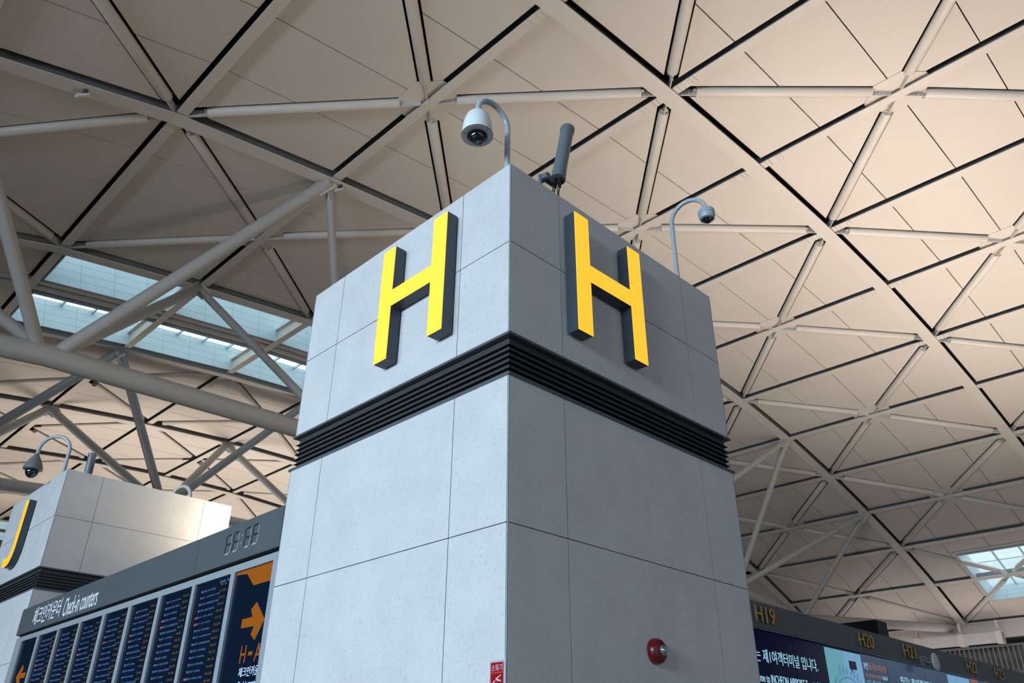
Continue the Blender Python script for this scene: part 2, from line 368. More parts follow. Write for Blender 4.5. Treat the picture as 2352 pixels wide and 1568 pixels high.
# ---- skylight wells
def well(name, x0, x1, y0, y1, top, cell_x, mull_y=(), base=.02):
    xs = [x0]+[XN[i] for i in range(-8, 11) if x0+.2 < XN[i] < x1-.2]+[x1]
    fine = []
    for a, b in zip(xs[:-1], xs[1:]):
        n = max(1, round((b-a)/2)); fine += [a+(b-a)*k/n for k in range(n)]
    fine.append(x1)
    wl = MB()
    def wallquad(pa, pb, ua, ub):
        b0 = len(wl.v)
        wl.add([pa(base), pb(base), pb(top), pa(top)], [(0, 1, 2, 3)])
        for k, q in enumerate([(ua, base), (ub, base), (ub, top), (ua, top)]): wl.uv[b0+k] = q
        # outer skin gives the wall its thickness
    for yy in (y0, y1):
        for a, b in zip(fine[:-1], fine[1:]): wallquad(lambda r, a=a: RPx(a, yy, r), lambda r, b=b: RPx(b, yy, r), a-x0, b-x0)
    for xx in (x0, x1): wallquad(lambda r: RPx(xx, y0, r), lambda r: RPx(xx, y1, r), 0, y1-y0)
    root = bpy.data.objects.new(name, None); COL.objects.link(root); struct(root)
    wo = wl.build('well_wall', M['well'], root, uv=True, flip=False)
    md = wo.modifiers.new('t', 'SOLIDIFY'); md.thickness = .05; md.offset = 0
    g = MB()
    for a, b in zip(fine[:-1], fine[1:]):
        g.hexa([RPx(a, y0-.05, top), RPx(b, y0-.05, top), RPx(b, y1+.05, top), RPx(a, y1+.05, top)], [RPx(a, y0-.05, top+.02), RPx(b, y0-.05, top+.02), RPx(b, y1+.05, top+.02), RPx(a, y1+.05, top+.02)])
    g.build('glazing', M['glass'], root)
    f = MB(); x = x0+.5*cell_x
    while x < x1:
        f.hexa([RPx(x-.04, y0, top-.16), RPx(x+.04, y0, top-.16), RPx(x+.04, y1, top-.16), RPx(x-.04, y1, top-.16)], [RPx(x-.04, y0, top-.01), RPx(x+.04, y0, top-.01), RPx(x+.04, y1, top-.01), RPx(x-.04, y1, top-.01)])
        x += cell_x
    for yy in mull_y:
        for a, b in zip(fine[:-1], fine[1:]):
            f.hexa([RPx(a, yy-.06, top-.2), RPx(b, yy-.06, top-.2), RPx(b, yy+.06, top-.2), RPx(a, yy+.06, top-.2)], [RPx(a, yy-.06, top), RPx(b, yy-.06, top), RPx(b, yy+.06, top), RPx(a, yy+.06, top)])
    f.build('window_frame', M['alu'], root)
    return root
well('window_1', SLOT_X[0], SLOT_X[1], SLOTS[0][0], SLOTS[0][1], 1.75, 1.3)
well('window_2', SLOT_X[0], SLOT_X[1], SLOTS[1][0], SLOTS[1][1], 1.30, 1.3)
def crosswell():
    x0, x1, y0, y1 = RHOLE
    r = well('window_3', x0, x1, y0, y1, 1.25, 1.75)
    f = MB(); top = 1.25; y = y1-1.6
    while y > y0:
        f.hexa([RPx(x0, y-.045, top-.2), RPx(x1, y-.045, top-.2), RPx(x1, y+.045, top-.2), RPx(x0, y+.045, top-.2)], [RPx(x0, y-.045, top-.02), RPx(x1, y-.045, top-.02), RPx(x1, y+.045, top-.02), RPx(x0, y+.045, top-.02)])
        y -= 1.6
    f.build('window_frame', M['alu'], r)
    g = MB()
    for a, b, c, d in ((x0-.28, x0, y0, y1+.2), (x0-.28, x1+.28, y1, y1+.22), (x1, x1+.2, y0, y1)):
        g.hexa([RPx(a, c, .10), RPx(b, c, .10), RPx(b, d, .10), RPx(a, d, .10)], [RPx(a, c, .2), RPx(b, c, .2), RPx(b, d, .2), RPx(a, d, .2)])
    g.build('window_trim', M['steelg'], r)
crosswell()
well('window_4', SLOT2_X[0], SLOT2_X[1], *SLOTS2[0], 1.6, 1.3)
well('window_5', SLOT2_X[0], SLOT2_X[1], *SLOTS2[1], 1.6, 1.3)

# soffits framing the slots
def soffit(mb, x0, x1, y0, y1, r0, r1):
    xs = [x0]+[XN[i] for i in range(-8, 11) if x0+.2 < XN[i] < x1-.2]+[x1]
    for a, b in zip(xs[:-1], xs[1:]):
        mb.hexa([RPx(a, y0, r0), RPx(b, y0, r0), RPx(b, y1, r0), RPx(a, y1, r0)], [RPx(a, y0, r1), RPx(b, y0, r1), RPx(b, y1, r1), RPx(a, y1, r1)])
sf = MB()
soffit(sf, SLOT_X[0]-.1, SLOT_X[1], 27.73, 29.07, .30, .40); soffit(sf, SLOT_X[0]-.1, SLOT_X[1], 32.05, 32.62, .22, .40); soffit(sf, SLOT_X[0]-.1, SLOT_X[1], 24.85, 25.10, .25, .40)
soffit(sf, SLOT2_X[0], SLOT2_X[1], 73.43, 74.57, .1, .40)
struct(sf.build('trim_1', M['brown']))
sp4 = MB(); soffit(sp4, XN[-6], XN[4], 32.33, 32.37, -.10, .30)
struct(sp4.build('trim_3', M['plate4']))
sb = MB()
for yy, r_ in ((28.10, .13), (28.62, .15)):
    sb.tube([RPx(XN[i] if i > -8 else XN[-8]+.1, yy, .14) for i in range(-7, 6)], r_, 12)
tag(sb.build('skylight_twin_rail', M['steelg'], smooth=True), 'twin brown-grey rails running along the middle of the long skylight', 'roof rail')

# ---- girders
def girder(key, label, i0, i1, name='roof_girder', y=None, wid=.5, r0=-.10):
    y = MY[key] if y is None else y
    root = thing(name, label, 'roof girder', 'long roof girders')
    def sweep(mb, hw, a, b):
        for i in range(i0, i1):
            mb.hexa([RP(i, y-hw, a), RP(i+1, y-hw, a), RP(i+1, y+hw, a), RP(i, y+hw, a)], [RP(i, y-hw, b), RP(i+1, y-hw, b), RP(i+1, y+hw, b), RP(i, y+hw, b)])
    f = MB(); sweep(f, wid/2, r0, r0+.035); f.build('bottom_flange', M['steel'], root)
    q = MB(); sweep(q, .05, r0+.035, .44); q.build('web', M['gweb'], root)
    return root
girder('m1', 'wide cream roof girder crossing from the top centre to the right edge', -4, 10)
girder('m2', 'cream roof girder with slanting struts, running from upper left behind the central pillar', -6, 10)
girder('m3', 'grey roof girder along the near side of the long blue skylight', -7, 10)
girder('m4', 'grey roof girder with thin pale edge on the far side of the long skylight', -6, 9, wid=.42)
girder('m5', 'dark roof girder behind the big horizontal pipe, next beyond the skylight', -5, 9)
girder('m6', 'thin dark roof girder above the crane-neck camera of the second pillar', -4, 9)
girder('m7', 'far thin roof girder just over the second pillar top', -3, 8)
girder('m8', 'farthest roof girder at the lower left, edging a small blue skylight', -3, 8)
girder('m0', 'roof girder to the right of the picture, outside its edge', -4, 10)

# ---- cross beams (purlins)
def purlin(i, y0, y1, label, wells=False, name='cross_beam', i_beam=False):
    root = thing(name, label, 'cross beam', {'cross_beam': 'cross beams of the near roof', 'far_cross_beam': 'cross beams of the far roof', 'far_skylight_beam': 'beams crossing the farthest skylight'}[name] if not i_beam or name != 'cross_beam' else 'beams crossing the long skylight')
    m = MB()
    def seg(ya, yb):
        if i_beam:
            for u0, u1, a, b in ((.02, .35, 0, .03), (.165, .205, .03, .62), (.04, .33, .62, .66)):
                m.hexa([RP(i, ya, a, u0), RP(i, ya, a, u1), RP(i, yb, a, u1), RP(i, yb, a, u0)], [RP(i, ya, b, u0), RP(i, ya, b, u1), RP(i, yb, b, u1), RP(i, yb, b, u0)])
        else:
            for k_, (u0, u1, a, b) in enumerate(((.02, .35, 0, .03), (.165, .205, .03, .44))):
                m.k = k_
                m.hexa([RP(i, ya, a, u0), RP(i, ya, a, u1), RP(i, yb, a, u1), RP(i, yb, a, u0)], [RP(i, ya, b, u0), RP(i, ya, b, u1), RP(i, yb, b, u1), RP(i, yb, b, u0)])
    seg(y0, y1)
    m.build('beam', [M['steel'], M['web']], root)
    return root
def bolts_at(root, i, y, sgn):
    b = MB()
    for k in range(5):
        for j in range(4):
            if k == 2: continue
            c = Vector(RP(i, y+sgn*(.14+.14*k), 0, .055+.085*j)); n = nrm(XN[i]); up = Vector((n[0], 0, n[1]))
            b.lathe(c, -up, [(-.005, .0), (-.005, .020), (.022, .020), (.022, 0)], 6)
    b.build('bolt_plate', M['steelg'], root)
vis = []
for i in range(-5, 11):
    a = pix(RP(i, 5.45, 0)); b = pix(RP(i, 15.4, 0))
    inn = (-100 < min(a[0], b[0], pix(RP(i, 24.8, 0))[0]) < 2400) and max(a[1], b[1], pix(RP(i, 24.8, 0))[1]) > 0
    vis.append(i)
    n_ = i+5
    lab = 'cream cross beam of the near roof, %s counting from upper left' % ORD[n_]
    yend = 24.85
    ys = -14 if i != 9 else -14
    rt = purlin(i, ys, yend, lab)
    for gy in (5.45, 15.40, 24.85):
        for sg in (-1, 1):
            if gy > 24 and sg > 0: continue
            p = pix(RP(i, gy+sg*.5, 0))
            if -50 < p[0] < 2400 and -50 < p[1] < 1568: bolts_at(rt, i, gy+sg*.25, sg)
for i in range(-6, 4):
    purlin(i, 24.85, 32.6, ('grey I-shaped beam crossing the long skylight, %s from the left' % ORD[i+1]) if i > -2 and i < 4 else ('brown beam at the left end of the long skylight' if i == -2 else 'brown cross beam left of the long skylight, %s from its end' % ORD[-3-i]), i_beam=(i > -2))
for i in range(-5, 9):
    purlin(i, 32.6, 70, 'far cross beam beyond the long skylight, %s from the left' % ORD[i+5], name='far_cross_beam')
for i in range(-1, 3): purlin(i, 70, 78, 'small beam crossing the farthest skylight, %s from the left' % ORD[i+1], name='far_skylight_beam', i_beam=True)

# ---- brace tubes under the boards
BAYN = {('m0', 'm1'): 'in the rightmost ceiling bay', ('m1', 'm2'): 'in the bay above both cameras',
        ('m2', 'm3'): 'before the long skylight', ('m4', 'm5'): 'just past the long skylight',
        ('m5', 'm6'): 'two bays past the long skylight', ('m6', 'm7'): 'three bays past the long skylight', ('m7', 'm8'): 'four bays past the long skylight'}
def unit_tube(): pass
def brace(pa, pb, label, group, r=.165, fins=True, cut=(.85, .85), rc=.13):
    A = Vector(pa); B = Vector(pb); d = (B-A).normalized()
    root = thing('brace_tube', label, 'brace tube', group)
    a = A+d*cut[0]; b = B-d*cut[1]
    MB().tube([a, a+d*.01, b-d*.01, b], [r*.97, r, r, r*.97], 18).build('tube', M['steel'], root, smooth=True)
    side = d.cross(Vector((0, 0, 1))).normalized(); up = side.cross(d)
    if fins:
        for s, e_, n0 in ((a, -d, cut[0]), (b, d, cut[1])):
            f = MB(); p0 = s-e_*.12; p1 = s+e_*(n0-.22)
            for p, q, hw, h0, h1 in ((p0, p1, .016, -.15, .10), (p0, s+e_*.10, .125, -.02, .02)):
                f.hexa([p-side*hw+up*h0, p+side*hw+up*h0, q+side*hw+up*h0, q-side*hw+up*h0], [p-side*hw+up*h1, p+side*hw+up*h1, q+side*hw+up*h1, q-side*hw+up*h1])
            for k in range(2):
                for j in (-.09, .02):
                    for sd in (-1, 1): f.lathe(s+e_*(.10+.13*k)+up*j+side*sd*.02, side*sd, [(-.01, 0), (-.01, .028), (.03, .028), (.03, 0)], 6)
            f.build('bolted_end_plate', M['steelg'], root)
    return root
for a, b, dg_, i0, i1 in bays:
    ya, yb = MY[a], MY[b]; ym = MID[(a, b)]
    todo = []
    for i in range(i0, i1+1):
        ev, od = (i, i+1) if i % 2 == 0 else (i+1, i)
        for yg in (ya, yb):
            A = RP(ev, yg, .13, .18); B = RP(od, ym, .13, .18)
            pa, pb = pix(A), pix(B); cx, cy = (pa[0]+pb[0])/2, (pa[1]+pb[1])/2
            if pa[0] == 9999 or pb[0] == 9999: continue
            lo = (min(pa[0], pb[0]), min(pa[1], pb[1])); hi = (max(pa[0], pb[0]), max(pa[1], pb[1]))
            if hi[0] < -250 or lo[0] > 2600 or hi[1] < -300 or lo[1] > 1560: continue
            if a == 'm7' and i < -1: continue
            inside = hi[0] > 0 and lo[0] < 2352 and hi[1] > 0 and lo[1] < 1568
            steep = abs(pb[1]-pa[1]) > .42*abs(pb[0]-pa[0])
            todo.append((cx, A, B, inside, steep))
    todo.sort(key=lambda t: t[0])
    cnt = {True: 0, False: 0}; oc = 0
    for cx, A, B, inside, steep in todo:
        if inside:
            lab = '%s cream brace tube %s, %s from the left' % ('steep' if steep else 'level', BAYN[(a, b)], ORD[cnt[steep]]); cnt[steep] += 1
        else:
            lab = 'cream brace tube %s, outside the picture, %s one' % (BAYN[(a, b)], ORD[min(oc, 19)]); oc += 1
        brace(A, B, lab, 'round brace tubes '+BAYN[(a, b)], r=.165 if ya < 40 else .13, fins=(ya < 20))
# flat gusset plates closing the board corners around the mid nodes
for (a, b), ym in MID.items():
    if a not in ('m0', 'm1', 'm2'): continue
    for i in range(-5, 10):
        if i % 2 == 0 or i == 9: continue
        p = pix(RP(i, ym, 0))
        if not (-200 < p[0] < 2500 and -200 < p[1] < 1500): continue
        g = MB(); xm = XN[i]+.18
        g.prism([(xm-.80, ym-.42), (xm-.80, ym+.42), (xm-.22, ym+.95), (xm+.22, ym+.95), (xm+.80, ym+.42), (xm+.80, ym-.42), (xm+.22, ym-.95), (xm-.22, ym-.95)], lambda u, v, d: RPx(u, v, d), DC-.02, DC-.008)
        tag(g.build('gusset_plate', M['ceil']), 'flat gusset plate between tubes %s, %s down its line' % (BAYN[(a, b)], ORD[(i+5)//2]), 'gusset plate', 'gusset plates at the crossings of the brace tubes')

# ---- big lattice trusses hanging below (chord pipes and slanting struts)
def lower(name_label, ym, zs, r, i_list, lab_cat='truss pipe'):
    pts = [T(x, ym, z) for x, z in zs]
    o = MB().tube(pts, r, 28).build('truss_chord_pipe', M['truss'], smooth=True)
    return tag(o, name_label, lab_cat)
NODE1 = {-4: (-8.8, 11.0), -2: (1.33, 12.10), 0: (11.5, 12.40), 2: (21.0, 12.5), 4: (30.5, 12.1), 6: (39.4, 11.20), 8: (47.6, 10.60)}
YM1 = 20.2
lower('big grey horizontal chord pipe sweeping below the long skylight into the pillar', YM1, [NODE1[-4], NODE1[-2], NODE1[0], NODE1[2], NODE1[4], NODE1[6], NODE1[8]], .325, None)
def strut(pa, pb, r, label, grp, m='truss', plates=True):
    A = Vector(pa); B = Vector(pb); d = (B-A).normalized()
    root = thing('truss_strut', label, 'strut', grp)
    MB().tube([A, A+d*.05, B-d*.05, B], r, 20).build('tube', M[m], root, smooth=True)
    side = d.cross(Vector((0, 0, 1))).normalized(); up = side.cross(d)
    f = MB(); p = B-d*.55; q = B+d*.12
    f.hexa([p-side*.02-up*(r+.06), p+side*.02-up*(r+.06), q+side*.02-up*(r+.10), q-side*.02-up*(r+.10)], [p-side*.02+up*(r+.06), p+side*.02+up*(r+.06), q+side*.02+up*(r+.10), q-side*.02+up*(r+.10)])
    f.build('end_plate', M['steelg'], root)
    return root
SL = {(-2, 'm2', -3): (.19, 'steep grey strut rising along the left edge from the big chord pipe'),
      (-2, 'm2', -1): (.21, 'long cream strut rising right from the big chord pipe to the strut girder'),
      (-2, 'm3', -3): (.19, 'short grey strut leaning left from the big chord pipe at the left edge'),
      (-2, 'm3', -1): (.19, 'grey strut from the big chord pipe to the skylight girder, under the long cream one'),
      (0, 'm2', -1): (.14, 'vertical cream strut hanging left of the pillar, from the strut girder'),
      (0, 'm3', -1): (.16, 'slim grey strut crossing the long skylight down to the right'),
      (0, 'm2', 1): (.16, 'strut of the near truss hidden behind the pillar, left one'), (0, 'm3', 1): (.16, 'strut of the near truss hidden behind the pillar, rear left one'),
      (4, 'm2', 5): (.15, 'cream strut leaving left from the strut girder, just right of the black louvres'), (4, 'm3', 5): (.15, 'strut of the near truss hidden behind the pillar, rear right one'),
      (6, 'm2', 5): (.17, 'tall cream strut falling steeply from the girder, just right of the louvres'), (6, 'm3', 5): (.15, 'strut of the near truss hidden behind the pillar near the counters'),
      (6, 'm2', 7): (.17, 'long low-angled cream strut above the H19 counter number'), (6, 'm3', 7): (.14, 'hidden rear strut above the counter fascia by the pillar'),
      (8, 'm2', 7): (.16, 'steep cream strut falling to the counter fascia between the numbers H19 and H20')}
for (n_, g_, i_), (r_, lab) in SL.items():
    x, z = NODE1[n_]
    A = T(x+(0 if n_ != -2 else (.25 if i_ > -2 else -.25)), YM1, z+.15); B = RP(i_, MY[g_]+(.0 if g_ == 'm2' else -.1), -.12, 0)
    strut(A, B, r_, lab, 'struts of the near truss')
x, z = NODE1[8]
strut(T(x-.4, YM1, z), RP(10, 15.9, -.3), .30, 'thick level pipe at the truss end running right above the counter number H20', 'struts of the near truss')
YM2 = 37.5
NODE2 = {-2: (1.5, 12.75), 0: (12.3, 13.75), 2: (23, 14.0), 4: (33, 13.6)}
lower('second big grey chord pipe ending behind the second pillar, lower left', YM2, [(-9, 11.5), NODE2[-2], NODE2[0], NODE2[2], NODE2[4]], .33, None)
SL2 = {(-2, 'm4', -1): 'grey-blue strut rising right to the far skylight girder at the lower left', (-2, 'm5', -1): 'thin grey strut of the far truss at the left edge',
       (0, 'm4', -1): 'steep grey-blue strut falling from the skylight girder behind the second pillar', (0, 'm5', -1): 'dark grey strut falling right toward the top of the second pillar',
       (0, 'm5', 1): 'short dark strut falling left behind the second pillar top', (0, 'm4', 1): 'long grey-blue strut rising right from the hoop on the second pillar',
       (2, 'm5', 1): 'dark grey strut falling right between the second pillar and the first', (2, 'm4', 1): 'hidden strut of the far truss behind the first pillar'}
for (n_, g_, i_), lab in SL2.items():
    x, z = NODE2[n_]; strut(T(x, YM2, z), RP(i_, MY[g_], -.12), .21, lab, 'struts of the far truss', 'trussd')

# small flood lamps on the strut girder
def bracket_lamp(x, y, label):
    root = thing('bracket_lamp', label, 'bracket lamp', 'small lamps under the strut girder')
    c = Vector(RPx(x, y, -.12))
    m = MB(); m.box(c.x-.05, c.x+.05, c.y-.05, c.y+.05, c.z-.10, c.z+.02); m.build('bracket', M['fasc'], root)
    m = MB(); m.hexa([c+Vector(q) for q in ((-.16, .0, -.30), (.10, -.05, -.10), (.10, .05, -.10), (-.16, .10, -.30))], [c+Vector(q) for q in ((-.19, .0, -.26), (.07, -.05, -.06), (.07, .05, -.06), (-.19, .10, -.26))])
    m.build('lamp_head', M['white'], root)
bracket_lamp(-.72, 15.35, 'small white bracket lamp under the strut girder at the far left of the photo')
bracket_lamp(7.15, 15.3, 'small white bracket lamp beside the top of the vertical strut, left of the pillar')

# ------------------------------------------------------------------ clad pillars
W_ = 2.91
def pillar(ox, oy, top_label):
    root = thing('clad_pillar', top_label, 'pillar', 'stone clad sign pillars')
    cols = [0, .58, 2.375, W_]
    rows = [0, 1.5, 3.031, 4.085, None, 4.425, 5.232, 6.01]
    c = MB(); c.box(ox+.035, ox+W_-.035, oy+.035, oy+W_-.035, 0, 5.995); c.build('pillar_core', M['core'], root)
    def P(face, u, v, d):
        if face == 0: return (ox+d, oy+u, v)
        if face == 1: return (ox+u, oy+d, v)
        if face == 2: return (ox+W_-d, oy+u, v)
        return (ox+u, oy+W_-d, v)
    g = .0035
    for f in range(4):
        for a, b in zip(cols[:-1], cols[1:]):
            for z0, z1 in zip(rows[:-1], rows[1:]):
                if z0 is None or z1 is None: continue
                m = MB(); a_ = a+(g if a else .012); b_ = b-(g if b < W_ else .012)
                m.hexa([P(f, a_, z0+g, 0), P(f, b_, z0+g, 0), P(f, b_, z1-g, 0), P(f, a_, z1-g, 0)], [P(f, a_, z0+g, .03), P(f, b_, z0+g, .03), P(f, b_, z1-g, .03), P(f, a_, z1-g, .03)])
                m.build('stone_panel', M['stone'], root)
    for cx, cy in ((0, 0), (W_, 0), (0, W_), (W_, W_)):
        for z0, z1 in ((0, 4.085), (4.425, 6.005)):
            sx_ = 1 if cx == 0 else -1; sy_ = 1 if cy == 0 else -1
            m = MB(); m.box(*sorted((ox+cx+.001*sx_, ox+cx+.008*sx_)), *sorted((oy+cy+.001*sy_, oy+cy+.008*sy_)), z0, z1)
            m.build('corner_trim', M['ctrim'], root)
    # louvre band
    lv = MB()
    lv.box(ox+.10, ox+W_-.10, oy+.10, oy+W_-.10, 4.07, 4.44)
    band = lv.build('louvre_band', M['black'], root)
    def ring(zo, zi, zo2, zi2, off, inn, mname, nm):
        m = MB(); h0, h1 = -off, inn
        o_ = [(ox+h0, oy+h0), (ox+W_-h0, oy+h0), (ox+W_-h0, oy+W_-h0), (ox+h0, oy+W_-h0)]
        i_ = [(ox+h1, oy+h1), (ox+W_-h1, oy+h1), (ox+W_-h1, oy+W_-h1), (ox+h1, oy+W_-h1)]
        for k in range(4):
            a, b, c_, d_ = o_[k], o_[(k+1) % 4], i_[(k+1) % 4], i_[k]
            m.hexa([(*a, zo), (*b, zo), (*c_, zi), (*d_, zi)], [(*a, zo2), (*b, zo2), (*c_, zi2), (*d_, zi2)])
        return m.build(nm, M[mname], band)
    ring(4.405, 4.405, 4.425, 4.425, .014, .11, 'trim', 'band_edge')
    ring(4.080, 4.080, 4.100, 4.100, .014, .11, 'trim', 'band_edge')
    for k in range(5):
        z = 4.335-k*.0475
        ring(z, z-.034, z+.0025, z-.0315, -.012, .11, 'black', 'louvre_slat')
        ring(z+.0025, z+.0035, z+.0045, z+.0045, -.0115, .016, 'trim', 'slat_edge')
    return root
pillar(0, 0, 'tall square pillar clad in pale stone with two glowing yellow H letters, at the centre')
pillar(.05, 10.45, 'smaller-looking stone clad pillar with a J letter at the lower left, behind the flight board')

def sign_letter(name, label, poly, fn, d1, face_m, grp=None, x_=None):
    root = thing(name, label, 'sign letter', grp)
    MB().prism(poly, fn, .012, d1-.006).build('letter_body', M['lside'], root)
    MB().prism(poly, fn, d1-.0055, d1).build('lit_face', M[face_m], root)
    return root
HP = [(.635, 4.655), (.81, 4.655), (.81, 5.168), (1.35, 5.168), (1.35, 4.655), (1.525, 4.655), (1.525, 5.80), (1.35, 5.80), (1.35, 5.33), (.81, 5.33), (.81, 5.80), (.635, 5.80)]
sign_letter('letter_sign', 'glowing yellow letter H on the left face of the central pillar', HP, FX(0), .125, 'lface', 'yellow H letters on the central pillar')
sign_letter('letter_sign', 'glowing yellow letter H on the shaded right face of the central pillar', HP, FY(0), .125, 'lface', 'yellow H letters on the central pillar')
JP = [(11.76, 5.75), (11.76, 4.98), (11.775, 4.86), (11.82, 4.76), (11.90, 4.68), (12.0, 4.645), (12.12, 4.638), (12.27, 4.665), (12.255, 4.815), (12.14, 4.785), (12.05, 4.79), (11.98, 4.83), (11.94, 4.90), (11.925, 4.99), (11.925, 5.75)]
sign_letter('letter_sign', 'amber letter J on the pillar at the lower left', JP, FX(.05), .125, 'jface')

# ------------------------------------------------------------------ flight board between the pillars
fb = thing('flight_board', 'long dark flight information board headed Check-in counters, left of the central pillar', 'information board')
Y0, Y1 = 2.913, 10.44
m = MB(); m.box(.06, .5, Y0, Y1, 0, 3.74); m.build('board_body', M['core'], fb)
for a, b in ((Y0, 4.598), (4.604, Y1)):
    m = MB(); m.box(-.004, .06, a, b, 3.388, 3.762); m.build('fascia_panel', M['fasc'], fb)
SC = [(3.02, 3.73), (3.81, 4.56), (4.63, 5.37), (5.45, 6.17), (6.26, 6.96), (7.05, 7.77), (7.84, 8.57), (8.64, 9.38), (9.47, 10.17)]
fr = MB(); ZT, ZB = 3.288, 1.35
fr.box(.02, .10, Y0, Y1, ZT, 3.355); fr.box(.02, .10, Y0, Y1, .9, ZB)
prev = Y0
for a, b in SC+[(Y1, Y1)]:
    if a > prev: fr.box(.02, .10, prev, a, ZB, ZT)
    prev = b
fr.build('frame', M['frame'], fb)
text('heading', '체크인카운터', M['white'], 'X', 9.80, 8.66, 3.455, 3.705, .005, .008, fb)
text('heading', 'Check-in counters', M['white'], 'X', 8.52, 7.30, 3.435, 3.675, .005, .008, fb)
# idle segment clock 88:88
def seg_clock():
    wd, h = .118, .20
    starts = [3.98, 3.83, 3.60, 3.45]
    for k, y0 in enumerate(starts):
        root_m = MB(); lite = MB(); t = .020; zb = 3.48+.002*k
        def bar(mb, ya, yb, za, zb_): mb.box(-.0075, -.0045, min(ya, yb), max(ya, yb), za, zb_)
        sl = .0
        bar(root_m, y0-t, y0-wd+t, zb+h, zb+h-t*.9); bar(root_m, y0-t, y0-wd+t, zb+h/2+t*.45, zb+h/2-t*.45)
        bar(lite, y0-t, y0-wd+t, zb, zb+t*.9)
        for za, zc_ in ((zb+.012, zb+h/2-.008), (zb+h/2+.008, zb+h-.012)):
            bar(root_m, y0, y0-t*.8, za, zc_); bar(lite, y0-wd, y0-wd+t*.6, za, zc_)
        d = root_m.build('clock_digit', M['seg'], fb); lite.build('digit_segments', M['segl'], d)
    for z in (3.545, 3.625):
        MB().lathe((-.0045, 3.655, z), (-1, 0, 0), [(0, 0), (0, .011), (.003, .011), (.003, 0)], 12).build('clock_colon', M['segl'], fb)
seg_clock()
DEST = ['DA NANG', 'ANGELES CLARK', 'ANGELES CLARK', 'NHA TRANG', 'NHA TRANG', 'DA NANG', 'ISTANBUL', 'ULAANBAATAR', 'ULAANBAATAR', 'ISTANBUL', 'ISTANBUL', 'ISTANBUL', 'DUBAI', 'HONG KONG', 'KUALA LUMPUR', 'DUBAI', 'BANGKOK']
CODE = ['19-03', '15-10', '10-15', '11-20', '12-31', '18-21', '10-01', '21-35', '12-24', '05-21', '10-27', '10-27', '03-27', '03-10', '12-02', '10-20', '01-03']
random.seed(3)
for k, (a, b) in enumerate(SC):
    s = MB(); s.box(.044, .10, a+.012, b, ZB, ZT-.002)
    sc = s.build('screen', M['screen'], fb)
    if 0 < k < 8:
        wd = b-a; z = ZT-.075; n = 0
        if k == 1:
            text('screen_text', 'Counter', M['stxt'], 'X', a+.26, a+.13, ZT-.05, ZT-.02, -.044, -.0425, sc); text('screen_text', 'Status', M['stxt'], 'X', a+.10, a+.02, ZT-.05, ZT-.02, -.044, -.0425, sc)
        lines = []; ambers = []
        blue = MB(); 
        while z > 1.75 and n < 17:
            d_ = DEST[(n+3*(k-1)) % 17]
            t1 = '%02d' % (10+(n*7+k) % 20)
            u = b-.10*wd
            if k <= 4 or True:
                text('screen_text', '■%s%03d  %s' % (random.choice(['7C', 'KE', 'OZ', 'TK', 'LJ']), random.randint(100, 899), d_), M['stxt'], 'X', b-.16*wd, b-.16*wd-(.014*len(d_)+.15)*1.25, z-.021, z, -.044, -.043, sc)
                text('screen_text', CODE[(n+2*k) % 17], M['sora'], 'X', a+.30*wd, a+.14*wd, z-.0, z+.021, -.044, -.043, sc)
            if n in (3+k % 2, 4+k % 2, 13):
                q = MB(); q.box(.0425, .044, b-.16*wd, b-.115*wd, z-.021, z-.003); q.build('screen_logo', M['sred'], sc)
            z -= .062; n += 1
    if k == 0:
        fn = FX(.044)
        MB().prism([(b-.006, ZT-.004), (a, ZT-.004), (a, 3.12), (3.365, 3.12), (3.52, 3.245), (b-.006, 3.262)], fn, 0, .0015).build('screen_banner', M['orange'], sc)
        MB().prism([(3.475, 2.835), (3.29, 2.835), (3.335, 2.905), (3.25, 2.958), (3.065, 2.792), (3.19, 2.630), (3.275, 2.685), (3.235, 2.752), (3.475, 2.757)], fn, 0, .0015).build('screen_arrow', M['orange'], sc)
        text('screen_text', 'H', M['orange'], 'X', 3.405, 3.31, 2.455, 2.60, -.044, -.0425, sc)
        q = MB(); q.box(.0425, .044, 3.19, 3.265, 2.510, 2.54); q.build('screen_dash', M['orange'], sc)
        text('screen_text', 'A', M['orange'], 'X', 3.155, 3.035, 2.455, 2.60, -.044, -.0425, sc)
        text('screen_text', '체크인카운', M['swht'], 'X', 3.385, 3.04, 2.34, 2.42, -.044, -.0425, sc)
        text('screen_text', 'Check-in counters', M['swht'], 'X', 3.37, 3.03, 2.265, 2.305, -.044, -.0425, sc)
    if k == 8:
        fn = FX(.044); c_ = (a+b)/2
        MB().prism([(c_+.20, 2.80), (c_+.02, 2.95), (c_-.05, 2.89), (c_+.02, 2.835), (c_-.2, 2.835), (c_-.2, 2.765), (c_+.02, 2.765), (c_-.05, 2.70), (c_+.02, 2.64)], fn, 0, .0015).build('screen_arrow', M['orange'], sc)

# ------------------------------------------------------------------ counter canopy with screens, right
cc = thing('counter_canopy', 'charcoal check-in counter canopy with video screens, running right from the central pillar', 'counter canopy')
X0, X1 = 2.914, 15.0
m = MB(); m.box(X0, X1, 0.0, 2.9, 2.735, 2.950); m.build('fascia', M['fascr'], cc)
m = MB(); m.box(X0, X1, .004, .06, 2.722, 2.733); m.build('fascia_lip', M['trim'], cc)
m = MB(); m.box(X0, X1, .10, .5, 0, 2.72); m.build('screen_wall', M['core'], cc)
xs = [2.92, 3.612, 4.602, 5.602, 6.610, 7.61, 8.61, 9.61, 10.61, 11.61, 12.61, 13.61, 14.6]
scr = []
for k in range(len(xs)-1):
    m = MB(); m.box(xs[k]+(.006 if k % 2 == 0 else .0015), xs[k+1]-(.006 if k % 2 == 1 or k == 0 else .0015), .03, .10, 1.75, 2.718)
    scr.append(m.build('video_screen', M['screenr'] if k < 3 else M['screens'], cc))
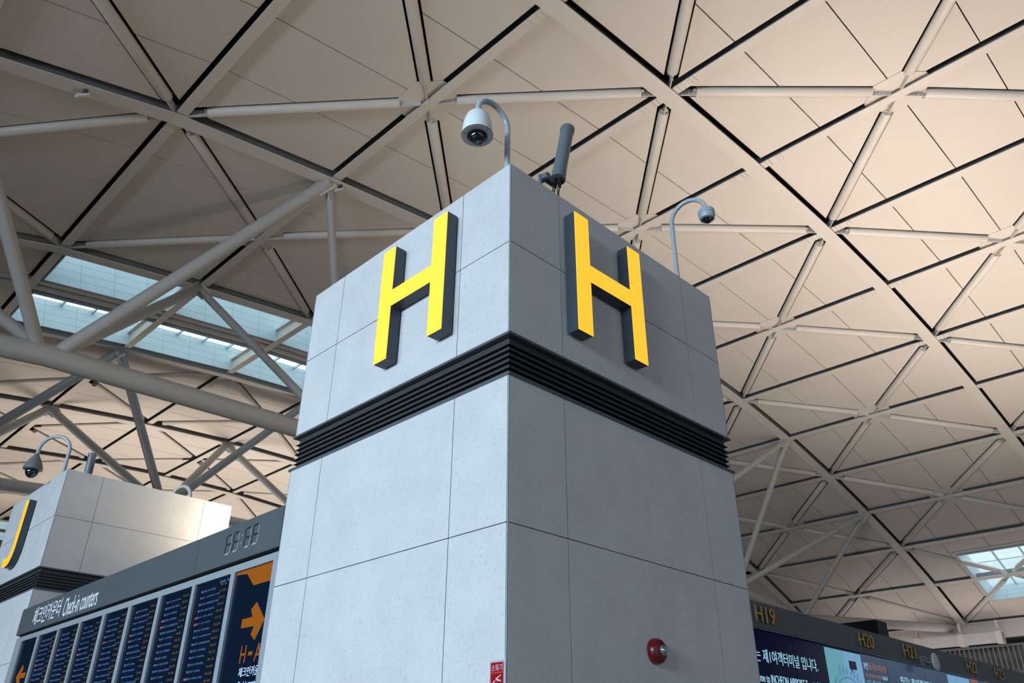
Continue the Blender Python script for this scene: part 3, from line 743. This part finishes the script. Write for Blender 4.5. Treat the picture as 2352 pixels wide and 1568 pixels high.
def flat(par, name, mname, pts, d=.0015, y=.03): return MB().prism(pts, FY(y), 0, d).build(name, M[mname], par)
flat(scr[2], 'screen_backdrop', 'screens', [(5.0, 1.76), (5.592, 1.76), (5.592, 2.716), (4.995, 2.716)], .0008)
text('screen_text', '는 제1여객터미널 입니다.', M['rtxt'], 'Y', 2.93, 4.03, 2.462, 2.570, -.03, -.028, scr[0])
text('screen_text', 'ome to INCHEON AIRPORT Terminal 1', M['rtxt'], 'Y', 2.93, 4.02, 2.305, 2.372, -.03, -.028, scr[0])
flat(scr[1], 'screen_picture', 'pict', [(4.222, 1.9), (4.600, 1.9), (4.600, 2.702), (4.222, 2.702)])
flat(scr[2], 'screen_picture', 'pictb', [(4.604, 1.9), (4.995, 1.9), (4.995, 2.702), (4.604, 2.702)])
flat(scr[2], 'screen_callout', 'screenr', [(4.705, 2.545), (4.725, 2.545), (4.735, 2.505), (4.755, 2.545), (4.862, 2.545), (4.862, 2.622), (4.705, 2.622)], .003)
text('screen_text', '미운영', M['rtxt'], 'Y', 4.725, 4.845, 2.580, 2.612, -.033, -.0315, scr[2])
text('screen_text', 'Closed', M['ror'], 'Y', 4.775, 4.845, 2.553, 2.571, -.033, -.0315, scr[2])
# terminal plan sketched as a ring of small blocks
for k in range(11):
    t = PI*(.08+.84*k/10); cx, cz = 4.62+.30*math.cos(t), 2.30+.19*math.sin(t)
    par, nm = (scr[1] if cx < 4.6 else scr[2]), 'screen_block'
    h = .03+.022*((k*5) % 4)
    flat(par, nm, 'pictc', [(cx-.016, cz), (cx+.016, cz), (cx+.02, cz+h), (cx-.012, cz+h)], .0028)
ringp = [(4.62+.27*math.cos(PI*k/16), 2.30+.17*math.sin(PI*k/16)) for k in range(17)]+[(4.62+.25*math.cos(PI*k/16), 2.30+.15*math.sin(PI*k/16)) for k in range(16, -1, -1)]
flat(scr[2], 'screen_ring', 'pictc', ringp, .0024)
text('screen_text', '3번', M['rtxt'], 'Y', 5.03, 5.13, 2.575, 2.640, -.03, -.028, scr[2])
text('screen_text', '출국장 미운영', M['ror'], 'Y', 5.145, 5.565, 2.575, 2.640, -.03, -.028, scr[2])
text('screen_text', '3번 출국장은 미운영', M['ror'], 'Y', 5.04, 5.42, 2.500, 2.535, -.03, -.028, scr[2])
text('screen_text', '중입니다', M['rtxt'], 'Y', 5.44, 5.57, 2.500, 2.535, -.03, -.028, scr[2])
text('screen_text', '4번 출국장 이용', M['pict'], 'Y', 5.04, 5.55, 2.440, 2.478, -.03, -.028, scr[2])
text('screen_text', '여기는 제1여객터미널 입니다.', M['rtxt'], 'Y', 5.90, 7.08, 2.500, 2.575, -.03, -.028, scr[3])
flat(scr[4], 'screen_picture', 'pictb', [(7.32, 1.9), (7.605, 1.9), (7.605, 2.702), (7.32, 2.702)])
flat(scr[5], 'screen_picture', 'pictb', [(7.615, 1.9), (8.05, 1.9), (8.05, 2.702), (7.615, 2.702)])
for k, (a, b) in enumerate(((8.10, 8.36), (8.62, 8.80), (9.1, 9.5))):
    flat(scr[5 if b < 8.6 else 6], 'screen_reflection_strip' if False else 'screen_banner', 'pictr', [(a, 1.9), (b, 1.9), (b, 2.712), (a, 2.712)])
for k, (s, a, b) in enumerate((('H19', 2.945, 3.275), ('H20', 4.945, 5.28), ('H21', 6.04, 6.375), ('H22', 7.965, 8.31), ('H23', 9.015, 9.36), ('H24', 11.0, 11.35))):
    cn = thing('counter_number', 'ochre raised counter number %s on the charcoal fascia' % s, 'counter number', 'ochre counter numbers')
    text('number', s, M['lside'], 'Y', a, b, 2.778, 2.912, .002, .016, cn); text('number_face', s, M['num'], 'Y', a, b, 2.778, 2.912, .0165, .019, cn)
# dish on the fascia
ds = thing('wall_dish', 'round grey dish on a bracket fixed to the fascia between H21 and H22', 'dish')
C_ = Vector((6.62, -.12, 2.765))
MB().lathe(C_, (0, -1, 0), [(-.012, 0), (-.012, .085), (0, .095), (.010, .090), (.016, 0)], 36).build('dish', M['dish'], ds, smooth=True)
m = MB(); m.tube([C_+Vector((0, .008, 0)), (6.60, -.05, 2.765), (6.55, -.004, 2.79)], .009, 10); m.box(6.50, 6.60, -.012, -.002, 2.72, 2.83); m.tube([(6.55, -.01, 2.83), (6.57, -.06, 2.80), (6.62, -.11, 2.80)], .006, 8); m.build('bracket', M['housing_d'], ds)
# black speaker box on the canopy
sp = thing('speaker_box', 'black box standing on the counter canopy between the numbers H19 and H20', 'speaker box')
m = MB(); m.box(7.98, 8.34, 1.0, 1.80, 2.953, 3.515); m.build('cabinet', M['black'], sp)
m = MB(); m.box(8.005, 8.315, .992, .999, 2.99, 3.49); m.build('grille', M['core'], sp)
m = MB(); m.lathe((7.98, 1.52, 3.43), (-1, 0, 0), [(0, 0), (0, .02), (.006, .02), (.006, 0)], 10); m.lathe((7.98, 1.30, 3.06), (-1, 0, 0), [(0, 0), (0, .02), (.006, .02), (.006, 0)], 10); m.build('screw', M['trim'], sp)

# ------------------------------------------------------------------ things on and around the pillars
def arc(c, a0, a1, ra, rb, du, dv, n=14):
    return [Vector(c)+Vector(du)*ra*math.cos(a0+(a1-a0)*k/n)+Vector(dv)*rb*math.sin(a0+(a1-a0)*k/n) for k in range(n+1)]
def cam_pole(base, top, reach, direction, drop, r, root, mname='pole', foot=True):
    b = Vector(base); d = Vector(direction).normalized(); c = Vector((b.x, b.y, top))+d*reach/2
    pts = [b, Vector((b.x, b.y, top-.02))]+arc(c, PI, 0, reach/2, reach*.52, d, (0, 0, 1))[0:]+[c+d*reach/2+Vector((0, 0, -drop))]
    MB().tube(pts, r, 18).build('pole', M[mname], root, smooth=True)
    if foot: MB().lathe(b, (0, 0, 1), [(0, 0), (0, r*2.2), (.012, r*2.2), (.012, 0)], 20).build('base_flange', M[mname], root)
    return pts[-1]
c1 = thing('dome_camera', 'large pale dome camera on a curved pole above the front corner of the central pillar', 'security camera')
tip = cam_pole((.075, .12, 6.005), 6.50, .345, (-1, 0, 0), .045, .0255, c1)
tx, ty = tip.x, tip.y
MB().lathe((tx, ty, 0), (0, 0, 1), [(6.205, .105), (6.205, .126), (6.215, .129), (6.34, .117), (6.41, .098), (6.445, .070), (6.455, .030), (6.455, 0)], 40).build('housing', M['housing'], c1, smooth=True)
MB().lathe((tx, ty, 0), (0, 0, 1), [(6.203, .0), (6.203, .1275), (6.211, .1275)], 40).build('face_ring', M['plate'], c1)
MB().lathe((tx, ty, 0), (0, 0, 1), [(6.205, .128), (6.205, .1305), (6.210, .1305), (6.210, .128)], 40).build('seal', M['core'], c1)
MB().lathe((tx, ty, 0), (0, 0, 1), [(6.2035, .084), (6.196, .084), (6.196, .070), (6.2035, .070)], 32).build('dome_collar', M['core'], c1)
MB().lathe((tx, ty, 6.200), (0, 0, -1), [(.070*math.sin(t*PI/16), .070*math.cos(t*PI/16)) for t in range(9)], 32).build('dome', M['dome'], c1, smooth=True)
sc_ = MB()
for k in range(3): sc_.lathe((tx+.106*math.cos(.6+k*2*PI/3), ty+.106*math.sin(.6+k*2*PI/3), 6.203), (0, 0, -1), [(0, 0), (0, .006), (.003, .006), (.003, 0)], 8)
sc_.build('screw', M['core'], c1)

c2 = thing('dome_camera', 'small blue-grey dome camera on a crook pole at the right edge of the central pillar', 'security camera')
tip = cam_pole((2.50, .10, 6.005), 6.78, .40, (.12, -1, 0), .0, .0235, c2, 'pole')
tx, ty = tip.x, tip.y
MB().lathe((tx, ty, 0), (0, 0, 1), [(6.655, .055), (6.662, .074), (6.70, .085), (6.712, .086), (6.713, .083), (6.716, .083), (6.717, .087), (6.760, .087), (6.770, .080), (6.772, .03), (6.80, .028), (6.80, 0)], 36).build('housing', M['housing_b'], c2, smooth=True)
MB().lathe((tx, ty, 6.658), (0, 0, -1), [(-.004, .055), (0, .050)]+[(.046*math.sin(t*PI/16), .046*math.cos(t*PI/16)) for t in range(1, 9)], 28).build('dome', M['dome'], c2, smooth=True)

an = thing('antenna', 'slanted dark grey cylinder antenna behind the right top edge of the central pillar', 'antenna')
A0 = Vector((.975, .35, 6.63)); A1 = Vector((1.145, .35, 7.40)); ad = (A1-A0).normalized()
al_ = (A1-A0).length
MB().lathe(A0, ad, [(0, 0), (0, .072), (.10, .072), (.105, .067), (al_-.06, .067), (al_-.055, .074), (al_-.01, .074), (al_, .058), (al_, 0)], 28).build('radome', M['ant'], an, smooth=True)
cn_ = MB()
sd_ = ad.orthogonal().normalized(); sd2 = ad.cross(sd_)
for k in range(4):
    p = A0+(sd_*math.cos(k*PI/2+.5)+sd2*math.sin(k*PI/2+.5))*.032
    cn_.lathe(p, -ad, [(-.01, 0), (-.01, .012), (.03, .012), (.03, .009), (.055, .009), (.055, .013), (.09, .013), (.09, .006)], 10)
    cn_.tube([p-ad*.08, p-ad*.18, Vector((p.x, p.y, 6.15)), Vector((p.x+.02, p.y+.05, 6.03))], .006, 8)
cn_.build('cable_connector', M['hose'], an)
br_ = MB(); br_.tube([(.80, .42, 6.005), (.80, .42, 6.62)], .020, 14); br_.box(.80, .96, .36, .41, 6.56, 6.62); br_.lathe((.83, .39, 6.59), (0, -1, 0), [(-.04, 0), (-.04, .035), (.05, .035), (.05, 0)], 12)
br_.build('mounting_bracket', M['ant'], an)

# second pillar: camera, antenna, hoop
c3 = thing('dome_camera', 'dark teardrop dome camera hanging from a crook pole on the second pillar, lower left', 'security camera')
tip = cam_pole((.12, 10.95, 6.005), 6.46, .52, (-.75, .66, 0), .10, .030, c3, 'pole')
tx, ty = tip.x, tip.y
zc = tip.z
MB().lathe((tx, ty, zc), (0, 0, -1), [(-.04, .032), (0, .05), (.05, .085), (.14, .13), (.21, .150), (.24, .150), (.25, .12), (.25, 0)], 32).build('housing', M['housing_d'], c3, smooth=True)
MB().lathe((tx, ty, zc-.25), (0, 0, -1), [(0, .095), (.01, .10), (.04, .10), (.08, .088), (.12, .055), (.14, 0)], 28).build('dome', M['dome'], c3, smooth=True)
an2 = thing('antenna', 'short dark grey cylinder antenna on top of the second pillar, lower left', 'antenna')
B0 = Vector((.48, 10.85, 6.02)); B1 = Vector((.455, 10.80, 6.42)); bd = (B1-B0).normalized()
MB().lathe(B0, bd, [(0, 0), (0, .065), (.40, .065), (.405, .074), (.45, .074), (.46, .055), (.46, 0)], 28).build('radome', M['ant'], an2, smooth=True)
hp = thing('pole_hoop', 'cream curved pole hoop on the far end of the second pillar', 'pole')
h0 = Vector((2.30, 10.85, 6.005))
MB().tube([h0, h0+Vector((0, 0, .12))]+arc(h0+Vector((-.10, .17, .12)), 0, PI, .20, .22, (.5, -.86, 0), (0, 0, 1))[1:]+[h0+Vector((-.20, .34, .02))], .034, 16).build('hoop', M['hoop'], hp, smooth=True)

# strobe alarm
st = thing('alarm_strobe', 'round dark red fire alarm with clear lens on the central pillar right face', 'fire alarm')
SCn = Vector((1.475, 0, 2.392))
MB().lathe(SCn, (0, -1, 0), [(.001, 0), (.001, .086), (.014, .089), (.045, .084), (.058, .074), (.062, .055), (.062, 0)], 44).build('sounder_body', M['red'], st, smooth=True)
MB().lathe(SCn+Vector((.022, -.060, .006)), (0, -1, 0), [(0, .036), (.010, .035), (.011, .030), (.004, .027), (.004, 0)], 28).build('lens_bezel', M['lens'], st, smooth=True)
MB().lathe(SCn+Vector((.022, -.064, .006)), (0, -1, 0), [(0, .026), (.008, .022), (.013, .012), (.014, 0)], 20).build('strobe_lens', M['lens'], st, smooth=True)

# fire extinguisher sign
fs_ = thing('extinguisher_sign', 'red and white fire extinguisher sign low on the pillar left face', 'sign')
m = MB(); m.box(-.003, -.0005, .002, .140, 1.80, 2.212); m.build('clear_backing', M['signw'], fs_)
def rr_poly(u0, u1, v0, v1, r):
    p = []
    for cu, cv, a in ((u1-r, v1-r, 0), (u0+r, v1-r, PI/2), (u0+r, v0+r, PI), (u1-r, v0+r, 1.5*PI)):
        p += [(cu+r*math.cos(a+k*PI/8), cv+r*math.sin(a+k*PI/8)) for k in range(5)]
    return p
fnx = FX(0)
MB().prism(rr_poly(.012, .134, 1.83, 2.203, .012), fnx, .003, .0036).build('sign_border', M['core'], fs_)
MB().prism(rr_poly(.0135, .1325, 1.832, 2.2015, .011), fnx, .0037, .0042).build('sign_border', M['signw'], fs_)
MB().prism(rr_poly(.018, .128, 1.837, 2.197, .008), fnx, .0043, .0048).build('sign_panel', M['signred'], fs_)
text('sign_text', '소화기', M['signw'], 'X', .121, .026, 2.147, 2.187, .005, .0056, fs_)
text('sign_text', 'FIRE EXTINGUISHER', M['ror'], 'X', .122, .027, 2.137, 2.1435, .005, .0056, fs_)
pg = MB()
pg.prism([(.098, 1.87), (.055, 1.87), (.055, 2.062), (.060, 2.075), (.070, 2.085), (.083, 2.085), (.093, 2.075), (.098, 2.062)], fnx, .005, .0056)
pg.build('pictogram_cylinder', M['signg'], fs_)
pg = MB()
pg.prism([(.114, 1.95), (.108, 1.95), (.108, 2.060), (.100, 2.084), (.086, 2.094), (.088, 2.100), (.104, 2.092), (.114, 2.064)], fnx, .005, .0056)
pg.prism([(.084, 2.108), (.040, 2.128), (.038, 2.122), (.070, 2.106), (.040, 2.098), (.037, 2.086), (.043, 2.090), (.080, 2.098)], fnx, .005, .0056)
pg.build('pictogram_handle', M['signw'], fs_)

# ------------------------------------------------------------------ far end of the hall
def TB(mb, x0, x1, y0, y1, z0, z1):
    mb.hexa([T(x0, y0, z0), T(x1, y0, z0), T(x1, y1, z0), T(x0, y1, z0)], [T(x0, y0, z1), T(x1, y0, z1), T(x1, y1, z1), T(x0, y1, z1)])
m = MB(); TB(m, 66, 66.5, -16, 30, 0, 10.2); struct(m.build('wall_end', M['wall']))
m = MB(); TB(m, 61.5, 66.5, -16, 30, 10.27, 11.22); struct(m.build('wall_end_fascia', M['wallp']))
m = MB(); TB(m, 61.8, 66.4, -16, 30, 10.19, 10.27); struct(m.build('trim_2', M['core']))
m = MB(); TB(m, 61.3, 62.3, -16, 30, 11.22, 11.30); TB(m, 61.6, 62.1, -16, 30, 11.30, 11.75); TB(m, 61.3, 62.3, -16, 30, 11.75, 11.82)
tag(m.build('eaves_beam', M['steelg']), 'long pale grey eaves beam across the end of the hall above the counter numbers', 'beam')
bb = thing('hung_box_beam', 'pale box beam with three collars hung below the eaves beam at the lower right', 'beam')
m = MB(); TB(m, 59.8, 60.3, 12.75, 18.15, 9.80, 10.45); m.build('box', M['wallp'], bb)
for y in (12.95, 15.35, 17.95):
    m = MB(); TB(m, 59.70, 60.4, y-.20, y+.20, 9.72, 10.50); m.build('collar', M['steel'], bb)
    m = MB(); TB(m, 59.9, 60.2, y-.06, y+.06, 10.5, 11.22); m.build('hanger', M['steel'], bb)
rl = thing('balcony_railing', 'white balcony railing with upright bars at the lower right behind the counter numbers', 'railing')
m = MB(); TB(m, 54.95, 55.10, -2, 19, 8.90, 9.02); m.build('handrail', M['frame'], rl)
k = 0; y = 6.0
while y < 17.2:
    m = MB(); TB(m, 55.0, 55.045, y-.022, y+.022, 7.5, 8.90); m.build('baluster', M['wallp'], rl); y += .283; k += 1
m = MB(); TB(m, 54.8, 66, -16, 30, 7.1, 7.5); struct(m.build('floor_balcony', M['wall']))
m = MB(); m.box(-60, 90, -60, 110, -.2, 0); struct(m.build('floor', M['floor']))
m = MB(); TB(m, -27, 68, -30.5, -30, 0, 21.5); struct(m.build('wall_south', M['wall']))
m = MB(); TB(m, -27.3, -26.8, -30, 87, 0, 14); struct(m.build('wall_west', M['wall']))
m = MB(); TB(m, -27, 68, 86.9, 87.4, 0, 21.5); struct(m.build('wall_north', M['wall']))
